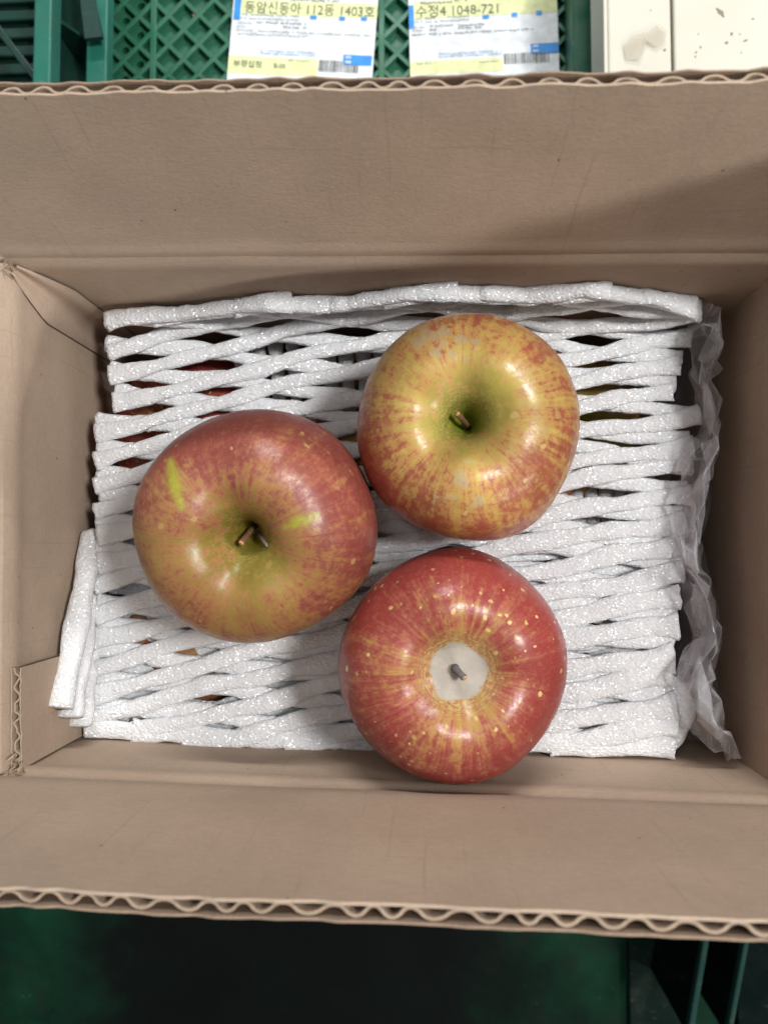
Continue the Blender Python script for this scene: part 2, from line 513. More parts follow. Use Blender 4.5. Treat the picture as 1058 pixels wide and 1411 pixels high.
# ------------------------------------------------------------------ apples
CP = [(0, .22), (.035, .225), (.07, .30), (.115, .43), (.175, .56), (.25, .665), (.34, .735), (.45, .775), (.57, .765), (.70, .705), (.82, .595), (.92, .43), (.98, .23), (1., .04),
      (.985, -.17), (.93, -.39), (.83, -.59), (.70, -.745), (.56, -.835), (.44, -.86), (.32, -.83), (.2, -.76), (.1, -.70), (0, -.68)]
CP2 = [(0, .665), (.05, .662), (.12, .655), (.18, .655), (.225, .665), (.28, .695), (.36, .74), (.46, .772)] + CP[8:]
def spline(pts, n):
    pts = np.array(pts, float); k = len(pts)
    seg = np.r_[0, np.cumsum(np.linalg.norm(np.diff(pts, axis=0), axis=1))]
    q = np.linspace(0, seg[-1], n); out = []
    for x in q:
        i = min(max(np.searchsorted(seg, x) - 1, 0), k - 2)
        t = (x - seg[i]) / (seg[i + 1] - seg[i])
        p0, p1, p2, p3 = pts[max(i - 1, 0)], pts[i], pts[i + 1], pts[min(i + 2, k - 1)]
        if i == 0: p0 = p1 * (1, 1) - (p2 - p1) * (1, -1)
        if i == k - 2: p3 = p2 + (p2 - p1) * (1, -1)
        out.append(.5 * ((2 * p1) + (-p0 + p2) * t + (2 * p0 - 5 * p1 + 4 * p2 - p3) * t * t + (-p0 + 3 * p1 - 3 * p2 + p3) * t ** 3))
    out = np.array(out); out[:, 0] = np.maximum(out[:, 0], 0)
    return out

def apple_geo(rad, cp, seed, nth=200, nt=150, lob=.022, skew=(0, 0), flat=1.0):
    pr = spline(cp, nt)
    th = np.linspace(0, 2 * math.pi, nth, endpoint=False)
    r = np.random.default_rng(seed)
    a = r.uniform(0, 6.28, 6)
    V = []; A = []
    t = np.linspace(0, 1, nt)
    for i in range(nt):
        rr, zz = pr[i]
        body = min(1, rr / .5)
        m = 1 + lob * np.cos(2 * th + a[0]) * body + lob * .6 * np.cos(3 * th + a[1]) * body + lob * .5 * np.cos(5 * th + a[2]) * (zz < .2) + .012 * np.cos(4 * th + a[3]) * body
        x, y = rr * m * np.cos(th), rr * m * np.sin(th)
        z = zz * flat + skew[0] * x * .5 + skew[1] * y * .5 + (.028 * np.cos(2 * th + a[4]) + .020 * np.cos(5 * th + a[5]) + .014 * np.cos(3 * th + a[2])) * (1 / (1 + math.exp(-(zz - .45) * 14))) * min(1, rr / .32) ** 2
        V.append(np.c_[x, y, z]); A.append(np.c_[np.cos(th), np.sin(th), np.full(nth, t[i])])
    V = np.vstack(V) * rad; A = np.vstack(A)
    nrm = V / (np.linalg.norm(V, axis=1)[:, None] + 1e-9)
    V = V + nrm * (rad * .014 * vnoise(V / rad, 1.7, seed)[:, None]) + nrm * (rad * .0035 * vnoise(V / rad, 7, seed + 9)[:, None])
    return V, A, grid_faces(nt, nth, True)

def apple_mat(name, yellow, green, red, deep, bias=0.0, side=(0, 0, 0), streak=.5, patch=.9, dots=.5, dot_scale=200, green_r=.2, red_lo=.42, red_hi=.62, rough=.3, dotcol=(.62, .48, .22)):
    m = M(name)
    pol = m.attr('pol'); x, y, t = m.sep(pol)
    c = m.coord()
    cx, cy, cz = m.sep(c)
    warp = m.noise(c, 60, 3, out='Color')
    pw = m.n('VectorMath', operation='MULTIPLY_ADD'); m.put(pw.inputs[0], warp); pw.inputs[1].default_value = (.12, .12, .5); m.put(pw.inputs[2], pol)
    pol2 = pw.outputs[0]
    st = m.noise(m.scalev(pol2, (9, 9, 1.6)), 1, 5, .62)
    st_f = m.noise(m.scalev(pol2, (26, 26, 4)), 1, 4, .65)
    pa = m.noise(c, 34, 4, .6)
    pa2 = m.noise(c, 95, 5, .68)
    fine = m.noise(c, 520, 4, .7)
    f = m.math('MULTIPLY_ADD', m.math('SUBTRACT', st, .5), streak * 1.5, .5 + bias)
    f = m.math('MULTIPLY_ADD', m.math('SUBTRACT', pa, .5), patch * 1.5, f)
    f = m.math('MULTIPLY_ADD', m.math('SUBTRACT', pa2, .5), .55, f)
    f = m.math('MULTIPLY_ADD', m.math('SUBTRACT', fine, .5), .75, f)
    f = m.math('MULTIPLY_ADD', m.math('SUBTRACT', m.noise(c, 260, 5, .75), .5), .55, f)
    f = m.math('MULTIPLY_ADD', cx, side[0], f); f = m.math('MULTIPLY_ADD', cy, side[1], f)
    # stem end stays green-yellow, the flank reddens
    f = m.math('ADD', f, m.rng(t, .10, .36, -.30 if green_r > 0 else -.02, .12))
    gfac = m.rng(m.math('MULTIPLY_ADD', m.math('SUBTRACT', pa, .5), .14, t), green_r * .35 + .02, green_r + .06, 1, 0)
    gnd = m.mix(m.rng(pa2, .35, .7), yellow, tuple(q * .8 for q in yellow))
    gnd = m.mix(gfac, gnd, green)
    gnd = m.mix(m.rng(m.noise(c, 260, 5, .7), .50, .75, 0, .35), gnd, tuple(min(.7, q * 1.35 + .03) for q in yellow))
    f = m.math('MULTIPLY_ADD', m.math('SUBTRACT', st_f, .5), .55, f)
    redc = m.mix(m.rng(m.noise(c, 180, 5, .7), .3, .7), red, tuple(q * .74 for q in red))
    redc = m.mix(m.rng(f, red_hi, red_hi + .38, 0, .85), redc, deep)
    mid = tuple((a_ * .55 + b_ * .45) for a_, b_ in zip(yellow, red))
    col = m.mix(m.rng(f, red_lo - .20, red_lo + .08, 0, .95), gnd, mid)
    col = m.mix(m.rng(f, red_lo + .02, red_hi + .10, 0, .95), col, redc)
    # fine dark and pale hairline streaks
    hs = m.noise(m.scalev(pol2, (60, 60, 5)), 1, 3, .6)
    col = m.mix(m.rng(hs, .58, .72, 0, .35), col, deep)
    col = m.mix(m.rng(hs, .42, .28, 0, .22), col, tuple(min(.75, q * 1.3) for q in yellow))
    # soft scarf skin haze and pore mottling
    col = m.mix(m.rng(m.noise(c, 800, 3, .7), .5, .75, 0, .16), col, (.55, .36, .20))
    # lenticels
    cw = m.n('VectorMath', operation='MULTIPLY_ADD'); m.put(cw.inputs[0], m.noise(c, 300, 2, out='Color')); cw.inputs[1].default_value = (.0022, .0022, .0022); m.put(cw.inputs[2], c)
    vd = m.vor(cw.outputs[0], dot_scale); rc, rc2, rc3 = m.sep(m.vor(cw.outputs[0], dot_scale, 'Color'))[:3]
    thr = m.rng(rc2, .1, 1, .09, .23, False)
    dm = m.math('MULTIPLY', m.rng(m.math('SUBTRACT', vd, thr), -.03, .03, 1, 0), m.rng(rc, 1 - dots, 1 - dots + .02))
    dm = m.math('MULTIPLY', dm, m.rng(t, .05, .14))
    col = m.mix(m.math('MULTIPLY', dm, m.rng(rc3, 0, 1, .4, .95)), col, dotcol)
    # marks: lime bruises / pale russet / waxy disc carried by the skin
    mk = m.attr('lime', 'Fac'); col = m.mix(m.math('MULTIPLY', mk, m.rng(m.noise(c, 300, 4, .7), .3, .62, .42, .95)), col, (.33, .36, .03))
    pk = m.math('MULTIPLY', m.attr('pale', 'Fac'), 1)
    pk = m.rng(m.math('MULTIPLY_ADD', m.math('SUBTRACT', m.noise(c, 620, 4, .75), .5), 1.9, pk), .48, .66)
    col = m.mix(m.math('MULTIPLY', pk, .7), col, (.44, .345, .20))
    ru = m.attr('russet', 'Fac')
    col = m.mix(m.math('MULTIPLY', ru, m.rng(pa2, .3, .7, .15, .65)), col, (.34, .255, .075))
    rr = m.math('MULTIPLY', ru, m.rng(m.noise(m.scalev(pol, (7, 7, 210)), 1, 3, .6), .47, .60))
    col = m.mix(m.math('MULTIPLY', rr, .75), col, (.50, .37, .17))
    dk = m.attr('disc', 'Fac')
    dk = m.rng(m.math('MULTIPLY_ADD', m.math('SUBTRACT', m.noise(c, 420, 4, .7), .5), .9, dk), .34, .72)
    col = m.mix(m.math('MULTIPLY', dk, .82), col, m.mix(m.rng(pa2, .3, .7), (.34, .335, .295), (.42, .415, .37)))
    rgh = m.math('ADD', m.rng(fine, .3, .7, rough - .04, rough + .08), m.math('MULTIPLY', dk, .28))
    h = m.noise(c, 620, 2)
    m.set(Base_Color=col, Roughness=rgh, Specular_IOR_Level=.42, Normal=m.bump(h, .14, .0006))
    return m.m

def tube(pts, rads, n=12, cap=True, squash=1.0):
    pts = [np.array(p, float) for p in pts]
    V = []; F = []
    for i, p in enumerate(pts):
        d = pts[min(i + 1, len(pts) - 1)] - pts[max(i - 1, 0)]; d /= np.linalg.norm(d)
        s = np.cross(d, (.21, .97, .1)); s /= np.linalg.norm(s); u = np.cross(d, s)
        for k in range(n):
            a = 2 * math.pi * k / n
            V.append(p + s * math.cos(a) * rads[i] + u * math.sin(a) * rads[i] * squash)
    F = grid_faces(len(pts), n, True)
    if cap:
        F.append(tuple(range(n - 1, -1, -1))); F.append(tuple((len(pts) - 1) * n + k for k in range(n)))
    return V, F

STEM = plain('woody_stem', (.16, .085, .045), .75, .2)
STEM_CUT = plain('stem_cut_end', (.55, .33, .14), .8, .2)
STEM_GREY = plain('grey_stem_stub', (.13, .12, .115), .7, .3)
DRYLEAF = plain('dry_bract', (.24, .21, .18), .6, .4)

NET_Z = .3660
def make_apple(label, centre, rad, tilt, spin, mat, cp, seed, marks=None, group=None, flat=1.0, lob=.013, skew=(0, 0), bottom=None, res=(200, 150)):
    V, A, F = apple_geo(rad, cp, seed, res[0], res[1], lob, skew, flat)
    rot = (Euler((tilt[0], tilt[1], 0)).to_matrix() @ Matrix.Rotation(spin, 3, 'Z'))
    Rn = np.array(rot)
    Wv = V @ Rn.T
    z0 = bottom - Wv[:, 2].min()
    loc = (centre[0], centre[1], z0)
    me = bpy.data.meshes.new('apple')
    me.from_pydata(V.tolist(), [], F); me.update()
    o = link('apple', me, mat, None, True)
    o.location = loc; o.rotation_euler = rot.to_euler()
    me.attributes.new('pol', 'FLOAT_VECTOR', 'POINT').data.foreach_set('vector', A.astype(np.float32).ravel())
    Ww = Wv + np.array(loc)
    t = A[:, 2]
    for key in ('lime', 'pale', 'disc', 'russet'):
        val = np.zeros(len(V))
        if marks and key in marks:
            val = np.clip(marks[key](Ww, t, V / rad), 0, 1)
        me.attributes.new(key, 'FLOAT', 'POINT').data.foreach_set('value', val.astype(np.float32))
    tag(o, label, 'apple', group)
    return o

def local_part(name, V, F, mat, parent, smooth=True):
    me = bpy.data.meshes.new(name); me.from_pydata([tuple(v) for v in V], [], F); me.update()
    return link(name, me, mat, parent, smooth)

def seg_mask(W, p, q, w, zmin):
    p, q = np.array(p), np.array(q); d = q - p
    s = np.clip(((W[:, :2] - p) @ d) / (d @ d), 0, 1)
    dist = np.linalg.norm(W[:, :2] - (p + s[:, None] * d), axis=1)
    taper = w * (.45 + .55 * np.sin(math.pi * np.clip(s * .9 + .05, 0, 1)))
    return np.clip(1.25 - .75 * dist / taper, 0, 1) ** 2 * .85 * (W[:, 2] > zmin)

# left apple: dusky rose and olive, two lime bruises
m_left = apple_mat('dusky_rose_apple_skin', (.36, .215, .060), (.155, .140, .012), (.315, .090, .062), (.21, .038, .036), bias=.06,
                   side=(4.5, 4.5), streak=.62, patch=.75, dots=.28, dot_scale=210, green_r=.22, rough=.36, dotcol=(.48, .27, .12))
lm = [(ref(249, 640, .238), ref(262, 700, .230), .0026), (ref(398, 727, .228), ref(440, 712, .231), .0024)]
def lime_left(W, t, L):
    return sum(seg_mask(W, a[:2], b[:2], w, .40) for a, b, w in lm)
def russ(lo, hi):
    return lambda W, t, L: np.clip(1 - np.abs((t - (lo + hi) / 2) / ((hi - lo) / 2)), 0, 1)
ap_left = make_apple('large dusky rose and olive apple with two bright lime green bruises', (-.0528, .0082), .0388, (R(11), R(1)), .6, m_left, CP, 3,
                     {'lime': lime_left, 'russet': lambda W, t, L: .35 * russ(.06, .16)(W, t, L)}, 'loose apples on the foam net', bottom=NET_Z + .0035)
V, F = tube([(0.0012, .0008, .0088), (.0006, .0004, .0140), (-.0004, -.0002, .0180), (-.0022, -.0010, .0215)], [.0010, .0009, .0009, .0011])
s = local_part('stem', V, F, STEM, ap_left)
V, F = tube([(-.0022, -.0010, .0215), (-.00245, -.0011, .0218)], [.0010, .0008]); local_part('cut_end', V, F, STEM_CUT, s)
V, F = tube([(.0015, -.0012, .0125), (.0034, -.0036, .0180), (.0042, -.0062, .0235)], [.0004, .0011, .0003], 8, True, .35); local_part('dry_bract', V, F, DRYLEAF, ap_left)

# back apple: golden with red blush, pale scars
m_back = apple_mat('golden_blush_apple_skin', (.56, .40, .105), (.17, .215, .013), (.43, .135, .070), (.31, .055, .045), bias=-.01,
                   side=(-3.0, 1.5), streak=.66, patch=.75, dots=.34, dot_scale=170, green_r=.19, rough=.31, dotcol=(.62, .44, .17))
blobs = [(632, 660, 9), (637, 668, 7), (659, 690, 8), (652, 697, 5), (600, 684, 4), (598, 692, 3), (612, 690, 4), (626, 687, 4), (572, 682, 3), (558, 677, 3), (610, 477, 6), (640, 500, 4), (520, 590, 3), (515, 612, 3), (578, 470, 13), (596, 463, 10), (612, 458, 11), (634, 470, 9), (655, 476, 7), (600, 490, 9), (622, 492, 7), (585, 452, 8)]
bw = [(ref(u, v, .232)[:2], r * .232 / 1060) for u, v, r in blobs]
def pale_back(W, t, L):
    d = np.zeros(len(W))
    for c_, r_ in bw:
        d = np.maximum(d, 1.25 - .75 * np.linalg.norm(W[:, :2] - np.array(c_), axis=1) / r_)
    return np.clip(d, 0, 1) * (W[:, 2] > .40)
ap_back = make_apple('golden yellow apple with orange blush, green stem hollow and pale scab scars', (.0168, .0404), .0370, (R(1), R(-6)), 2.1, m_back, CP, 11,
                     {'pale': pale_back, 'russet': lambda W, t, L: russ(.05, .20)(W, t, L) * .8}, 'loose apples on the foam net', lob=.014, bottom=NET_Z + .0035)
V, F = tube([(.0006, -.0008, .0082), (.0002, -.0003, .0130), (-.0008, .0006, .0175), (-.0022, .0018, .0212)], [.0010, .00085, .00085, .0010])
# put the stem in apple-local axes whatever its spin
def spin_back(V, o, spin): 
    Rz = np.array(Matrix.Rotation(-spin, 3, 'Z')); return [Rz @ np.array(v) for v in V]
s = local_part('stem', spin_back(V, ap_back, 2.1), F, STEM, ap_back)
V, F = tube([(-.0022, .0018, .0212), (-.00242, .00198, .0215)], [.0009, .0007]); local_part('cut_end', spin_back(V, ap_back, 2.1), F, STEM_CUT, s)

# front apple: red, many dots, pale waxy disc in a shallow hollow
m_front = apple_mat('speckled_red_apple_skin', (.42, .26, .070), (.34, .235, .045), (.37, .098, .068), (.25, .026, .032), bias=.41,
                    side=(2.5, 0.5), streak=1.0, patch=.42, dots=.80, dot_scale=265, green_r=.02, rough=.31, dotcol=(.66, .50, .20))
def disc_f(W, t, L):
    r_ = np.hypot(L[:, 0], L[:, 1]); a_ = np.arctan2(L[:, 1], L[:, 0])
    lim = .232 + .010 * np.cos(3 * a_ + 1) + .007 * np.cos(5 * a_)
    return np.clip(.5 + (lim - r_) / .07, 0, 1) * (L[:, 2] > 0)
def russ_f(W, t, L):
    r_ = np.hypot(L[:, 0], L[:, 1])
    return np.clip(1 - np.abs(r_ - .26) / .12, 0, 1) * (L[:, 2] > 0)
ap_front = make_apple('shiny red apple speckled with yellow dots, pale waxy disc around its stem stub', (.0112, -.0374), .0371, (R(-2), R(2)), .3, m_front, CP2, 23,
                      {'disc': disc_f, 'russet': russ_f}, 'loose apples on the foam net', lob=.012, bottom=NET_Z + .0035)
V, F = tube([(-.0010, .0012, .0250), (-.0006, .0007, .0266), (.0004, -.0002, .0278), (.0015, -.0012, .0286)], [.0014, .0012, .0010, .0011])
s = local_part('stem', spin_back(V, ap_front, .3), F, STEM_GREY, ap_front)
V, F = tube([(.0015, -.0012, .0286), (.0017, -.0014, .0288)], [.0009, .0007]); local_part('cut_end', spin_back(V, ap_front, .3), F, STEM_CUT, s)

# lower layer: six apples under the net, showing only through its openings
lower = [(-.0930, .0480, .0370, 'red apple under the foam net by the left wall, nearest the back wall', m_front, 31),
         (-.0930, -.0310, .0375, 'red apple under the foam net beside the glued tab', m_left, 32),
         (-.0170, .0520, .0365, 'yellow tinged apple under the foam net beneath the dusky rose and golden apples', m_back, 33),
         (-.0165, -.0290, .0370, 'apple under the foam net beneath the speckled red apple', m_left, 34),
         (.0570, .0500, .0372, 'golden apple under the foam net beside the clear bag, nearest the back wall', m_back, 35),
         (.0575, -.0290, .0365, 'red and yellow apple under the foam net beside the clear bag and front wall', m_front, 36)]
for x, y, r_, lab, mt, sd in lower:
    a = make_apple(lab, (x, y), r_, (R(random.uniform(-25, 25)), R(random.uniform(-25, 25))), random.uniform(0, 6), mt, CP, sd, None, 'apples packed under the foam net', bottom=ZF1 + .0003, res=(96, 80), flat=1.02)
    V, F = tube([(0, 0, r_ * .22), (.0004, .0003, r_ * .38), (.001, .0012, r_ * .58)], [.0013, .0012, .0014])
    local_part('stem', V, F, STEM, a)

# ------------------------------------------------------------------ foam net
net = empty('foam_net', (-.008, .008, NET_Z - .008), 'white foam fruit net of slanting strands spread flat under the three apples', 'foam net')
def ipl(x, xs, ys): return float(np.interp(x, xs, ys))
VT_U = [120, 150, 250, 370, 480, 560, 620, 720, 820, 890, 965]; VT_V = [436, 428, 422, 396, 402, 388, 386, 394, 380, 394, 416]
VB_U = [110, 250, 470, 620, 760, 930, 970]; VB_V = [1012, 1024, 1032, 1036, 1034, 1040, 1040]
UL_V = [420, 470, 550, 562, 566, 640, 660, 840, 900, 960, 1000, 1040]; UL_U = [146, 150, 157, 157, 130, 134, 136, 132, 125, 122, 117, 118]
UR_V = [420, 440, 470, 520, 562, 568, 600, 650, 720, 800, 880, 930, 980, 1045]; UR_U = [964, 962, 944, 930, 913, 962, 950, 949, 943, 937, 926, 922, 926, 931]

def strand(pts, hw, hh, seed, parent, name='strand', ring=14, rough=1.0):
    """foam rod along pts (n,3) with half width / half height arrays"""
    P = np.array(pts, float); n = len(P)
    d = np.gradient(P, axis=0); d /= np.linalg.norm(d, axis=1)[:, None]
    up = np.tile((0, 0, 1.), (n, 1))
    s = np.cross(d, up); s /= np.linalg.norm(s, axis=1)[:, None]
    u = np.cross(s, d)
    a = np.linspace(0, 2 * math.pi, ring, endpoint=False)
    ca = np.sign(np.cos(a)) * np.abs(np.cos(a)) ** .8; sa = np.sign(np.sin(a)) * np.abs(np.sin(a)) ** .8
    hw = np.broadcast_to(hw, n); hh = np.broadcast_to(hh, n)
    V = P[:, None, :] + s[:, None, :] * (ca[None, :, None] * hw[:, None, None]) + u[:, None, :] * (sa[None, :, None] * hh[:, None, None])
    dirv = s[:, None, :] * ca[None, :, None] + u[:, None, :] * sa[None, :, None]
    V = V.reshape(-1, 3); dirv = dirv.reshape(-1, 3)
    V = V + dirv * (rough * (.00040 * vnoise(V, 150, seed) + .00022 * vnoise(V, 480, seed + 1))[:, None])
    # ragged cut at both ends
    for e in (0, n - 1):
        V[e * ring:(e + 1) * ring] += d[e] * rng.normal(0, .00025, (ring, 1))
    F = [f[::-1] for f in grid_faces(n, ring, True)]
    F.append(tuple(range(ring))); F.append(tuple((n - 1) * ring + k for k in range(ring - 1, -1, -1)))
    o = mesh(name, V, F, FOAM, parent, True)
    return o

def net_z(u, v):
    e = 0.0
    e -= .003 * max(0, (v - 1000) / 40) ** 1.5
    e += .0016 * math.sin(u / 75. + v / 160.) * math.sin(v / 95. + .6)
    return NET_Z + e

def family(kind, rows, seed, zoff, jl=(0, 0), width=1.0, v_keep=None):
    r = np.random.default_rng(seed)
    for k, v0 in enumerate(rows):
        ph = r.uniform(0, 6.28); jit = r.normal(0, 2.2)
        us = np.arange(100, 985, 5.0)
        vs = np.zeros(len(us))
        v = v0 + jit
        for i, u in enumerate(us):
            q = (u - 120) / 830.
            if kind == 'A':
                sl = -.275 + .14 * q
            else:
                sl = .10 + .05 * q
            vs[i] = v
            v += sl * 5.0
        vs = vs + 3.0 * np.sin(us / 52. + ph) + 1.6 * np.sin(us / 23. + ph * 2)
        top = np.interp(us, VT_U, VT_V) + 14; bot = np.interp(us, VB_U, VB_V) - 12
        # soft clamp: a strand that meets the fold of the net runs along it
        inside = (vs > top - (22 if kind == 'A' else 30)) & (vs < bot + 45)
        vs = np.where(vs < top, top + (top - vs) * .02, vs); vs = np.where(vs > bot, bot - (vs - bot) * .02, vs)
        uL = np.interp(vs, UL_V, UL_U) + r.normal(0, 1.5) + jl[0]
        uR = np.interp(vs, UR_V, UR_U) + r.normal(0, 1.5) + jl[1]
        keep = inside & (us >= uL) & (us <= uR)
        if v_keep is not None:
            keep &= v_keep(us, vs)
        idx = np.where(keep)[0]
        if len(idx) < 12: continue
        us_, vs_ = us[idx], vs[idx]
        # exact cut positions
        us_[0] = max(us_[0], uL[idx[0]]); us_[-1] = min(us_[-1] + 4, uR[idx[-1]])
        fu = np.linspace(us_[0], us_[-1], int((us_[-1] - us_[0]) / 4.0)); fv = np.interp(fu, us_, vs_)
        pts = []
        for u, v_ in zip(fu, fv):
            z = net_z(u, v_) + zoff
            lift = .030 * min(1, max(0, (462 - v_) / 66)) ** 1.3
            p = ref(u, v_, CAM_Z - NET_Z - lift); pts.append((p.x, min(p.y, .0890), z + lift))
        n = len(fu)
        dens = np.clip((fv - 560) / 300, 0, 1) * np.clip((fu - 100) / 500, .35, 1)
        wpx = (10.5 + 3.4 * dens) * width
        endf = np.exp(-(fu - fu[0]) / 22.) + np.exp(-(fu[-1] - fu) / 22.)
        wpx = wpx * (1 + .38 * np.minimum(endf, 1)) * (1 + .10 * np.sin(fu / 31. + ph) + .07 * np.sin(fu / 13. + 2 * ph))
        hw = wpx * .0002764
        hh = (.0018 - .0003 * endf) * (1 + .12 * np.sin(fu / 19. + ph))
        strand(pts, hw, hh, seed * 50 + k, net)

PITCH = 35.5
family('A', [430 + PITCH * i for i in range(0, 23)], 101, .0026)
family('B', [290 + PITCH * i for i in range(0, 20)], 102, .0009)
# under layer of the folded tube, mostly hidden
family('A', [640 + 44 * i for i in range(0, 13)], 103, -.0044, (6, -8), 1.15, lambda u, v: (v > 640 + .12 * (u - 120)))
family('B', [560 + 40 * i for i in range(0, 12)], 104, -.0056, (8, -10), 1.15, lambda u, v: (v > 660 + .10 * (u - 120)))

# loose strand ends that lean on the left wall and curl at the right corner
def path_strand(ctrl, w, h, seed, parent):
    c = np.array(ctrl, float); k = np.linspace(0, 1, len(c)); t = np.linspace(0, 1, 44)
    pts = np.c_[[np.interp(t, k, c[:, i]) for i in range(3)]].T
    for _ in range(6):
        pts[1:-1] = (pts[:-2] + 2 * pts[1:-1] + pts[2:]) / 4
    ww = w * (1 + .12 * np.sin(t * 14 + seed)); strand(pts, ww, h, seed, parent)
net2 = empty('foam_net', (-.124, -.05, NET_Z - .02), 'white foam net end bunched upright against the glued cardboard tab', 'foam net')
path_strand([ref(128, 735, .298), ref(118, 800, .288), ref(103, 880, .279), ref(83, 975, .2695)], .0044, .0030, 301, net2)
path_strand([ref(130, 770, .302), ref(119, 850, .290), ref(108, 930, .281), ref(97, 988, .2755)], .0042, .0030, 302, net2)
path_strand([ref(134, 800, .306), ref(127, 880, .296), ref(117, 950, .290), ref(111, 1000, .286)], .0040, .0028, 303, net2)
path_strand([ref(905, 925, .296), ref(935, 950, .295), ref(946, 985, .295), ref(930, 1018, .297), ref(890, 1030, .299)], .0033, .0028, 304, net)
# second net, standing on edge between the lower apples (seen through the openings)
net3 = empty('foam_net', (-.03, .06, NET_Z - .03), 'lilac grey foam net with upright strands packed under the spread net between lower apples', 'foam net')
for i in range(9):
    u = 335 + i * 24
    path_strand([ref(u - 4, 470, .312), ref(u, 520, .305), ref(u + 3, 560, .304), ref(u + 2, 620, .310)], .0027, .0028, 320 + i, net3)
for i in range(7):
    u = 775 + i * 20
    path_strand([ref(u - 4, 650, .312), ref(u, 700, .306), ref(u + 3, 760, .306), ref(u + 2, 775, .312)], .0026, .0028, 340 + i, net3)

# ------------------------------------------------------------------ clear plastic bag, crumpled at the right
def film(name, rows, ncol, prof, jit, seed, parent):
    r = np.random.default_rng(seed)
    V = []
    nr = len(rows)
    for i, (v, ua, ub, dep) in enumerate(rows):
        for c in range(ncol):
            q = c / (ncol - 1)
            p = ref(ua + (ub - ua) * q, v, dep)
            z = p.z + prof(q)
            k = 1.0
            V.append((p.x + r.normal(0, jit * .45) * k, p.y + r.normal(0, jit * .55), z + r.normal(0, jit) * k))
    V = np.array(V)
    V[:, 0] = np.minimum(V[:, 0], .1172)
    bm = bmesh.new()
    bv = [bm.verts.new(p) for p in V]
    for f in grid_faces(nr, ncol):
        a, b, c, d = [bv[i] for i in f]
        if r.random() < .5:
            bm.faces.new((a, b, c)); bm.faces.new((a, c, d))
        else:
            bm.faces.new((a, b, d)); bm.faces.new((b, c, d))
    bmesh.ops.subdivide_edges(bm, edges=bm.edges[:], cuts=3, use_grid_fill=True, smooth=.3)
    bmesh.ops.triangulate(bm, faces=bm.faces[:])
    for _ in range(1):
        bmesh.ops.smooth_vert(bm, verts=bm.verts[:], factor=.35, use_axis_x=True, use_axis_y=True, use_axis_z=True)
    me = bpy.data.meshes.new(name); bm.to_mesh(me); bm.free()
    co = np.zeros(len(me.vertices) * 3); me.vertices.foreach_get('co', co)
    co = co.reshape(-1, 3); co[:, 0] = np.minimum(co[:, 0], .1175)
    co -= np.array(parent.location); me.vertices.foreach_set('co', co.ravel()); me.update()
    return link(name, me, FILM, parent, True)
bag = empty('plastic_bag', (.10, .0, NET_Z - .05), 'crumpled clear plastic bag mouth between the foam net and the right wall', 'plastic bag')
BV = [430, 470, 500, 530, 560, 590, 620, 650, 690, 730, 770, 800, 840, 880, 910, 940, 980, 1038]
BA = [955, 945, 950, 948, 958, 962, 945, 938, 932, 930, 930, 932, 938, 950, 930, 925, 945, 980]
BB = [998, 1004, 1000, 978, 990, 998, 992, 984, 976, 970, 974, 984, 996, 1003, 1000, 992, 1003, 1016]
vv = np.linspace(430, 1036, 34)
rows = [(v, ipl(v, BV, BA), ipl(v, BV, BB), .290 + .004 * math.sin(v / 40.)) for v in vv]
film('film', rows, 6, lambda q: .012 * math.sin(q * math.pi) - .010 * q * q, .0026, 5, bag)
rows = [(v + 6, ipl(v, BV, BA) + 8 + 8 * math.sin(v / 31.), ipl(v, BV, BB) + 2, .286 + .005 * math.sin(v / 27. + 1)) for v in np.linspace(432, 1030, 27)]
film('film', rows, 5, lambda q: .010 * math.sin(q * math.pi + .6) - .012 * q * q, .0034, 8, bag)
rows = [(v, ipl(v, BV, BA) - 45, ipl(v, BV, BB) - 10, .318) for v in np.linspace(440, 1020, 22)]
film('film', rows, 6, lambda q: .010 * q, .0026, 6, bag)

# ------------------------------------------------------------------ crates
def slat(name, p0, p1, w, z0, z1, mat, parent, bev=.0006):
    """straight bar between two plan points"""
    p0, p1 = Vector((*p0, 0)), Vector((*p1, 0)); d = p1 - p0; L = d.length; c = (p0 + p1) / 2
    return rbox(name, c.x - L / 2, c.x + L / 2, c.y - w / 2, c.y + w / 2, z0, z1, mat, parent, bev, math.atan2(d.y, d.x), (c.x, c.y, 0))

# crate floor with raised diamond ribs, under the two parcel labels
ZL = CAM_Z - .492
CX0, CX1, CY0, CY1 = -.2065, .0985, .205, .47
lat = empty('plastic_crate', ((CX0 + CX1) / 2, (CY0 + CY1) / 2, 0), 'green plastic crate with raised diamond lattice under the parcel labels', 'crate')
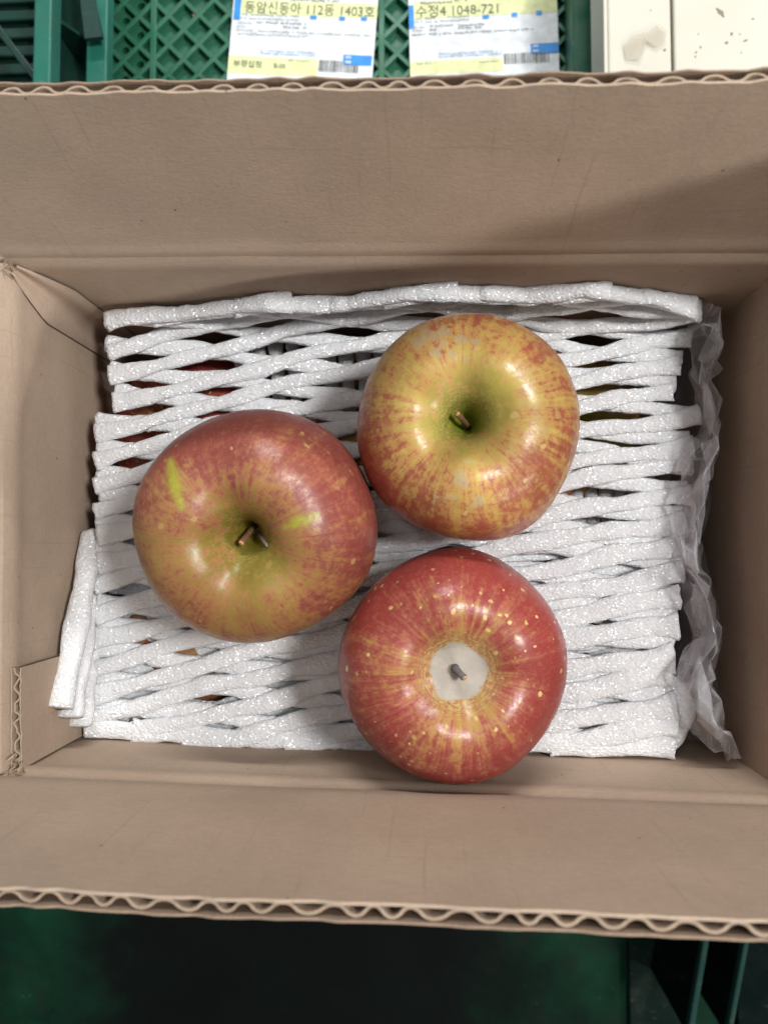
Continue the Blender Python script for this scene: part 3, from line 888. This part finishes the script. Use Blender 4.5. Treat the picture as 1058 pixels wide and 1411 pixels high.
# plate made of diamond cells, the outer column pierced by drain holes
def lattice_plate():
    bm = bmesh.new(); D = .0102; zp = ZL - .0055
    off = Vector(lat.location)
    nx = int((CX1 - CX0) / D) + 2; ny = int((CY1 - CY0) / D) + 2
    for i in range(0, nx):
        for j in range(0, ny):
            if (i + j) % 2: continue
            cx, cy = CX0 + i * D, CY0 + j * D
            sq = [(cx + D, cy), (cx, cy + D), (cx - D, cy), (cx, cy - D)]
            sq = [(min(max(x, CX0), CX1), min(max(y, CY0), CY1)) for x, y in sq]
            full = CX0 <= cx - D and cx + D <= CX1 and CY0 <= cy - D and cy + D <= CY1
            if full and i in (1, 2):
                o8 = []
                for a in range(8):
                    p, q = sq[a // 2], sq[(a // 2 + 1) % 4]
                    o8.append(p if a % 2 == 0 else ((p[0] + q[0]) / 2, (p[1] + q[1]) / 2))
                vo = [bm.verts.new((x, y, zp)) for x, y in o8]
                vi = [bm.verts.new((cx + .0027 * math.cos(a * math.pi / 4), cy + .0027 * math.sin(a * math.pi / 4), zp + .0006)) for a in range(8)]
                vd = [bm.verts.new((cx + .0023 * math.cos(a * math.pi / 4), cy + .0023 * math.sin(a * math.pi / 4), zp - .012)) for a in range(8)]
                for a in range(8):
                    b = (a + 1) % 8
                    bm.faces.new((vo[a], vo[b], vi[b], vi[a])); bm.faces.new((vi[a], vi[b], vd[b], vd[a]))
            else:
                pts = []
                for p in sq:
                    if p not in pts: pts.append(p)
                if len(pts) >= 3:
                    try: bm.faces.new([bm.verts.new((x, y, zp)) for x, y in pts])
                    except ValueError: pass
    bmesh.ops.remove_doubles(bm, verts=bm.verts[:], dist=.0001)
    bmesh.ops.recalc_face_normals(bm, faces=bm.faces[:])
    bmesh.ops.translate(bm, verts=bm.verts[:], vec=-off)
    me = bpy.data.meshes.new('plate'); bm.to_mesh(me); bm.free()
    link('plate', me, GREEN, lat)
lattice_plate()
D2 = .0102
def clip_diag(c, sgn):
    """segment of y = sgn*x + c inside the crate plan"""
    pts = []
    for x in (CX0, CX1):
        y = sgn * x + c
        if CY0 <= y <= CY1: pts.append((x, y))
    for y in (CY0, CY1):
        x = (y - c) / sgn
        if CX0 < x < CX1: pts.append((x, y))
    return pts[:2] if len(pts) >= 2 else None
for sgn in (1, -1):
    cmin = min(CY0 - sgn * CX0, CY0 - sgn * CX1); cmax = max(CY1 - sgn * CX0, CY1 - sgn * CX1)
    base = CY0 - sgn * CX0 + D2
    k = math.floor((cmin - base) / (2 * D2))
    while base + 2 * D2 * k < cmax:
        sgm = clip_diag(base + 2 * D2 * k, sgn)
        if sgm and (Vector(sgm[0]) - Vector(sgm[1])).length > .012:
            slat('diagonal_rib', sgm[0], sgm[1], .0031 if sgn > 0 else .0030, ZL - .0058, ZL - (.0 if sgn > 0 else .0002), GREEN, lat, .0005)
        k += 1
for x in (CX0 + .0305, CX0 + .1835):
    slat('cross_rib', (x, CY0), (x, CY1), .0042, ZL - .0058, ZL + .0003, GREEN, lat)
rbox('rim', CX1 - .0015, CX1 + .0125, CY0, CY1, ZL - .03, ZL + .022, GREEN, lat, .002)
for y in (CY0 - .004, CY1):
    rbox('rim', CX0, CX1 + .0125, y, y + .004, ZL - .03, ZL + .0002, GREEN, lat, .001)
for x in (CX0 - .001, CX1 + .006):
    rbox('side_wall', x, x + .004, CY0, CY1, 0, ZL - .0302, GREEN, lat, .001)

# tall teal crate at the back left: double-walled rim, gusset, slotted inner wall
tc = empty('plastic_crate', (-.235, .36, 0), 'teal green plastic crate with deep double rim beside the lattice crate', 'crate')
za = CAM_Z - .400
rbox('rim', -.2098, -.1997, .15, .56, za - .012, za, TEAL, tc, .0012)
rbox('outer_rim', -.1945, -.1820, .15, .56, CAM_Z - .432 - .010, CAM_Z - .432, TEAL, tc, .001)
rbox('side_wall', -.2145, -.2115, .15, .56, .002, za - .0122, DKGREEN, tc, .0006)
rbox('skirt', -.1945, -.1925, .15, .56, CAM_Z - .450, CAM_Z - .4422, TEAL, tc, .0006)
for y in (.2005, .305, .42):
    V = [(-.2110, y, za - .013), (-.2110, y, za - .075), (-.1940, y, CAM_Z - .4325 - .012), (-.2110, y + .0022, za - .013), (-.2110, y + .0022, za - .075), (-.1940, y + .0022, CAM_Z - .4325 - .012)]
    mesh('gusset', V, [(0, 1, 2), (5, 4, 3), (0, 3, 4, 1), (1, 4, 5, 2), (2, 5, 3, 0)], DKGREEN, tc)
g4 = [ref(u, v, .424) for u, v in ((104, -60), (122, -40), (141, 50), (117, 53))]
mesh('gusset', [tuple(p) for p in g4] + [(p.x, p.y, p.z - .003) for p in g4], [f for f in BOXF], DKGREEN, tc)
# slotted inner floor of the teal crate
for j in range(14):
    y = .262 + j * .0115
    rbox('floor_slat', -.40, -.2150, y, y + .0066, .20, .205, DKGREEN, tc, .001)
rbox('floor_beam', -.300, -.290, .15, .56, .19, .1998, DKGREEN, tc, .001)
rbox('floor_beam', -.245, -.235, .15, .56, .19, .1998, DKGREEN, tc, .001)
slat('brace', (-.290, .365), (-.2165, .268), .004, .228, .234, DKGREEN, tc)
rbox('side_wall', -.404, -.4005, .15, .56, .002, za, DKGREEN, tc, .0006)

# support crate under the cardboard box (upturned)
sc = empty('plastic_crate', (-.01, 0, 0), 'upturned green plastic crate carrying the cardboard box', 'crate')
SX0, SX1, SY0, SY1 = -.2120, .17, -.118, .125
rbox('top_panel', SX0, SX1, SY0, SY1, .278, .2835, TEAL, sc, .002)
for i in range(17):
    x = SX0 + .012 + i * .0222
    rbox('top_rib', x, x + .006, SY0 + .004, SY1 - .004, .2836, .2878, TEAL, sc, .0008)
for (a, b, c, d) in ((SX0, SX1, SY0, SY0 + .004), (SX0, SX1, SY1 - .004, SY1), (SX0, SX0 + .004, SY0 + .0042, SY1 - .0042), (SX1 - .004, SX1, SY0 + .0042, SY1 - .0042)):
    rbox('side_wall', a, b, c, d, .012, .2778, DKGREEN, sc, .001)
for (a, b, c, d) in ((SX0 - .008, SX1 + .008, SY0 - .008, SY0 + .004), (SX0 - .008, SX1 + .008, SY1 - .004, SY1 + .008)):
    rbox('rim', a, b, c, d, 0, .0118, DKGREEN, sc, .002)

# dark crate on the floor, front right
fc = empty('plastic_crate', (.33, -.42, 0), 'dark green plastic crate wall on the floor in front of the box', 'crate')
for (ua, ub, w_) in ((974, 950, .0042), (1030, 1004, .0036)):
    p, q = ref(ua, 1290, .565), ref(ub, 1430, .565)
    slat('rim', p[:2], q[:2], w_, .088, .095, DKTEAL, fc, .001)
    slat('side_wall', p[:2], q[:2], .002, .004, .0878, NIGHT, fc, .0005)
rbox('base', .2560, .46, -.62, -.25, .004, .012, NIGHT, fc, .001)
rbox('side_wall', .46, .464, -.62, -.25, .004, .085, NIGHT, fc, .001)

# worn plate on the floor
ks = rbox('floor_plate', .172, .2165, -.60, -.22, .0005, .006, green_plastic('worn_plate', (.004, .012, .009), .4, .8, .1), None, .001)
tag(ks, 'worn dark green plate lying on the floor beside the dark crate', 'plate')
# ------------------------------------------------------------------ cream panels at the back right
def cream_mat():
    m = M('cream_paint')
    c = m.coord()
    col = m.mix(m.rng(m.noise(c, 14, 5), .3, .7), (.56, .54, .455), (.61, .59, .51))
    d = m.rng(m.noise(c, 160, 6, .7), .60, .75, 0, .18)
    m.set(Base_Color=m.mix(d, col, (.45, .42, .33)), Roughness=.5, Normal=m.bump(m.noise(c, 220, 4), .08, .0006))
    return m.m
CREAM = cream_mat()
cz = CAM_Z - .42
cb = empty('cream_cabinet', (.19, .36, 0), 'cream painted board cabinet with a groove and chipped paint behind the box', 'cabinet')
rbox('panel', .1065, .1412, .20, .52, cz - .012, cz, CREAM, cb, .0012)
rbox('panel', .1424, .32, .20, .52, cz - .012, cz + .0006, CREAM, cb, .0012)
rbox('body', .1180, .318, .205, .515, 0, cz - .0122, plain('grey_cabinet_body', (.16, .165, .14), .6), cb, .001)
rbox('edge_strip', .1040, .1062, .20, .52, cz - .03, cz + .0008, CREAM, cb, .0005)
CHIP = plain('bare_primer', (.24, .21, .16), .8, .2)
def blob(name, cx, cy, z, rx, ry, ang, mat, parent, seed, th=.0003, n=14):
    r = np.random.default_rng(seed)
    V = []
    for k in range(n):
        a = 2 * math.pi * k / n; q = r.uniform(.6, 1.15)
        x, y = rx * q * math.cos(a), ry * q * math.sin(a)
        V.append((cx + x * math.cos(ang) - y * math.sin(ang), cy + x * math.sin(ang) + y * math.cos(ang), z))
    V += [(x, y, zz + th) for x, y, zz in V[:n]]
    F = [tuple(range(n - 1, -1, -1)), tuple(range(n, 2 * n))] + [(k, (k + 1) % n, (k + 1) % n + n, k + n) for k in range(n)]
    return mesh(name, V, F, mat, parent)
for k, (u, v, a, b, g) in enumerate([(992, 19, .0033, .0013, -.8), (1000, 60, .0010, .0007, .4), (1007, 48, .0006, .0011, 0), (1018, 48, .0004, .0004, 0), (1026, 57, .0014, .0006, .5), (961, 48, .0004, .0004, 0),
                                     (964, 66, .0005, .0007, 0), (958, 73, .0007, .0005, .6), (957, 79, .0005, .0005, 0), (915, 69, .0010, .0006, .5), (1020, 74, .0004, .0004, 0), (1036, 27, .0009, .0004, 0), (896, 14, .0004, .0004, 0)]):
    p = ref(u, v, .42)
    blob('paint_chip', p.x, p.y, cz + (.0006 if u > 927 else 0) - .0001, a, b, g, CHIP, cb, 60 + k)
tp = M('clear_tape_scrap')
tp.set(Base_Color=(.62, .57, .46), Roughness=.18, Specular_IOR_Level=.6, Alpha=.32)
def tape():
    c = [ref(u, v, .42) for u, v in ((858, 64), (872, 50), (893, 46), (906, 36), (918, 45), (915, 60), (903, 68), (886, 54), (880, 85), (861, 84))]
    r = np.random.default_rng(3)
    V = [(p.x, p.y, cz + .0010 + r.uniform(0, .0014)) for p in c] + [(sum(p.x for p in c) / 10, sum(p.y for p in c) / 10, cz + .0022)]
    F = [(i, (i + 1) % 10, 10) for i in range(10)]
    o = mesh('tape_scrap', V, F, tp.m)
    sd = o.modifiers.new('thickness', 'SOLIDIFY'); sd.thickness = .0002
    tag(o, 'torn scrap of clear tape stuck to the cream cabinet', 'tape')
tape()

# ------------------------------------------------------------------ parcel labels
PAPER = plain('label_paper', (.76, .80, .84), .55, .3)
YEL = plain('label_yellow_print', (.75, .79, .42), .55, .3)
INK = plain('label_black_ink', (.12, .125, .115), .6, .2)
GREY = plain('label_grey_ink', (.36, .38, .40), .6, .2)
BLUE = plain('label_blue_ink', (.035, .27, .72), .5, .3)
PALEBLUE = plain('label_pale_blue_ink', (.32, .52, .78), .5, .3)
WHITEINK = plain('label_white_print', (.72, .82, .90), .5, .3)

def make_label(label, o_px, x_px, y_px, strokes_seed, texts, left_tag, logo, bar, ybands, rows, tags, tilt_z=0):
    """local axes from three surveyed points: origin, +x end, +y end (image points on the crate top)"""
    zl = ZL + .0009
    dep = CAM_Z - zl
    O = ref(*o_px, dep); X = ref(*x_px, dep); Y = ref(*y_px, dep)
    ex = (X - O).normalized(); ey = Vector((-ex.y, ex.x, 0))
    Wd = (X - O).length
    sx = Wd / (math.hypot(x_px[0] - o_px[0], x_px[1] - o_px[1]))     # metres per surveyed pixel
    e = empty('parcel_label', O, label, 'label')
    def pt(a, b, k): return O + ex * a + ey * b + Vector((0, 0, .00016 * k))
    def quad(name, a0, a1, b0, b1, k, mat, th=.0001):
        V = [pt(a0, b0, k), pt(a1, b0, k), pt(a1, b1, k), pt(a0, b1, k)]
        V = V + [v + Vector((0, 0, th)) for v in V]
        return mesh(name, [tuple(v) for v in V], BOXF, mat, e)
    quad('paper', 0, Wd, -.030, .105, 0, PAPER)
    for a0, a1, b0, b1 in ybands:
        quad('yellow_band', a0 * sx, a1 * sx, b0 * sx, b1 * sx, 1, YEL)
    for a0, a1, b0, b1 in tags:
        quad('blue_box', a0 * sx, a1 * sx, b0 * sx, b1 * sx, 2, BLUE)
    def text(name, body, a, b, size, mat, k=3, wscale=1.0):
        c = bpy.data.curves.new(name, 'FONT'); c.body = body; c.size = size * sx; c.extrude = .00004
        c.resolution_u = 3
        o = bpy.data.objects.new(name, c); COL.objects.link(o)
        bpy.context.view_layer.update()
        me = bpy.data.meshes.new_from_object(o.evaluated_get(bpy.context.evaluated_depsgraph_get()))
        bpy.data.objects.remove(o); bpy.data.curves.remove(c)
        n = len(me.vertices); co = np.zeros(n * 3); me.vertices.foreach_get('co', co); co = co.reshape(-1, 3)
        loc = np.array([tuple(ex * (a * sx + x * wscale) + ey * (b * sx + y) + Vector((0, 0, .00016 * k + z))) for x, y, z in co])
        me.vertices.foreach_set('co', loc.ravel()); me.update()
        me.materials.clear()
        return link(name, me, mat, e)
    for body, a, b, size, mat, ws in texts:
        text('lettering', body, a, b, size, mat, 3, ws)
    # unreadable small print: rows of tiny strokes
    r = np.random.default_rng(strokes_seed)
    for a0, a1, b, h, mat in rows:
        V = []; F = []; x = a0
        while x < a1:
            wch = h * r.uniform(.6, .95)
            if r.random() < .13: x += wch; continue
            for _ in range(4):
                if r.random() < .5:
                    xx = x + r.uniform(0, wch * .7); y0 = b + r.uniform(0, h * .3); q = (xx, xx + h * .16, y0, y0 + h * r.uniform(.4, .7))
                else:
                    yy = b + r.uniform(0, h * .8); q = (x, x + wch * r.uniform(.5, .9), yy, yy + h * .15)
                k = len(V)
                V += [tuple(pt(q[i] * sx, q[j] * sx, 3.2)) for i, j in ((0, 2), (1, 2), (1, 3), (0, 3))]; F.append((k, k + 1, k + 2, k + 3))
            x += wch * 1.12
        o = mesh('small_print', V, F, mat, e); o['kind'] = 'stuff'
    # barcode
    a0, a1, b0, b1 = bar; x = a0; V = []; F = []
    while x < a1:
        w_ = r.choice([.8, .8, 1.5, 2.2]); k = len(V)
        V += [tuple(pt(q[0] * sx, q[1] * sx, 3.1)) for q in ((x, b0), (x + w_, b0), (x + w_, b1), (x, b1))]; F.append((k, k + 1, k + 2, k + 3))
        x += w_ + r.choice([.8, 1.0, 1.8])
    mesh('barcode', V, F, INK, e)
    # blue logo block
    a0, a1, b0, b1 = logo
    lg = quad('logo', a0 * sx, a1 * sx, b0 * sx, b1 * sx, 2.5, BLUE)
    hgt = b1 - b0
    # two rows of white rounded block characters
    for (cx, cy) in ((.10, .62), (.20, .62), (.10, .14), (.20, .14)):
        ww = a1 - a0
        x0, y0 = a0 + ww * (cx - .03), b0 + hgt * (cy - .02)
        ring_o, ring_i = [], []
        for k in range(12):
            t = 2 * math.pi * k / 12
            ring_o.append(tuple(pt((x0 + 2.0 + 2.0 * math.cos(t)) * sx, (y0 + 2.0 + 1.9 * math.sin(t)) * sx, 4)))
            ring_i.append(tuple(pt((x0 + 2.0 + 1.0 * math.cos(t)) * sx, (y0 + 2.0 + .8 * math.sin(t)) * sx, 4)))
        mesh('logo_mark', ring_o + ring_i, [(k, (k + 1) % 12, 12 + (k + 1) % 12, 12 + k) for k in range(12)], WHITEINK, e)
    return e

# label one: origin = lower left of what shows (313,95); x towards (512,93) ; slopes down to the right
make_label('white parcel label reading 112동 1403호 with a yellow band, nearest the teal crate', (314, 95), (513, 104), (325, 0), 4,
    [('동암신동아 112동 1403호', 16, 82, 18.5, INK, .93), ('부평십정', 7, 4, 11, INK, 1.0), ('B-05', 63, 4, 9, INK, 1.0)],
    None, (158, 197, 13, 27), (125, 178, 2, 18), [(0, 124, -6, 19), (8, 199, 79, 100)],
    [(20, 62, 101, 4, INK), (78, 150, 100, 4, INK), (14, 56, 76.5, 3.4, GREY), (62, 92, 76.5, 3.4, GREY), (12, 92, 71, 3.6, GREY), (8, 26, 64, 3.6, GREY), (34, 64, 66, 3.6, INK), (68, 104, 66, 3.6, INK), (8, 20, 59, 3.6, GREY), (72, 102, 60.5, 3.6, INK),
     (8, 192, 53.5, 3.4, GREY), (8, 106, 48.5, 3.6, GREY), (44, 120, 26, 3.4, PALEBLUE), (44, 122, 22, 3.4, PALEBLUE), (82, 112, 14, 3.2, GREY)],
    [(2, 11, 70, 103), (108, 117, 75, 80.5), (148, 156, 75, 80.5), (178, 186, 76, 81.5)])
# label two
make_label('white parcel label reading 수정4 1048-721 with a yellow band, beside the crate rim', (565, 96), (770, 86), (562, 0), 9,
    [('수정4 1048-721', 9, 75, 19, INK, .97)],
    None, (167, 205, 14, 28), (130, 192, 1, 16), [(0, 128, -8, 11), (6, 205, 72, 97)],
    [(16, 60, 92, 4, INK), (64, 82, 94, 4, INK), (10, 36, 70.5, 3.4, GREY), (54, 82, 71, 3.4, GREY), (8, 84, 65.5, 3.6, GREY), (4, 20, 58, 3.6, GREY), (28, 60, 59, 3.6, INK), (68, 104, 58, 3.6, INK), (4, 16, 53, 3.6, GREY), (28, 38, 54, 3.6, INK), (68, 100, 54, 3.6, INK),
     (3, 172, 47.5, 3.4, INK), (40, 125, 18.5, 3.4, PALEBLUE), (40, 125, 14.5, 3.4, PALEBLUE), (6, 26, 6, 3.4, GREY), (96, 122, 4.5, 3.2, GREY)],
    [(0, 7, 58, 92), (102, 111, 67, 73), (142, 150, 68, 74), (176, 184, 69, 75)])

# dry crumb on the lattice
p = ref(266, 16, .49)
cr = blob('dry_crumb', p.x, p.y, ZL - .005, .0013, .0034, .35, plain('dry_crumb', (.42, .27, .17), .8), None, 5, .0035, 12)
tag(cr, 'small tan dry crumb in a cell of the green lattice crate', 'crumb')
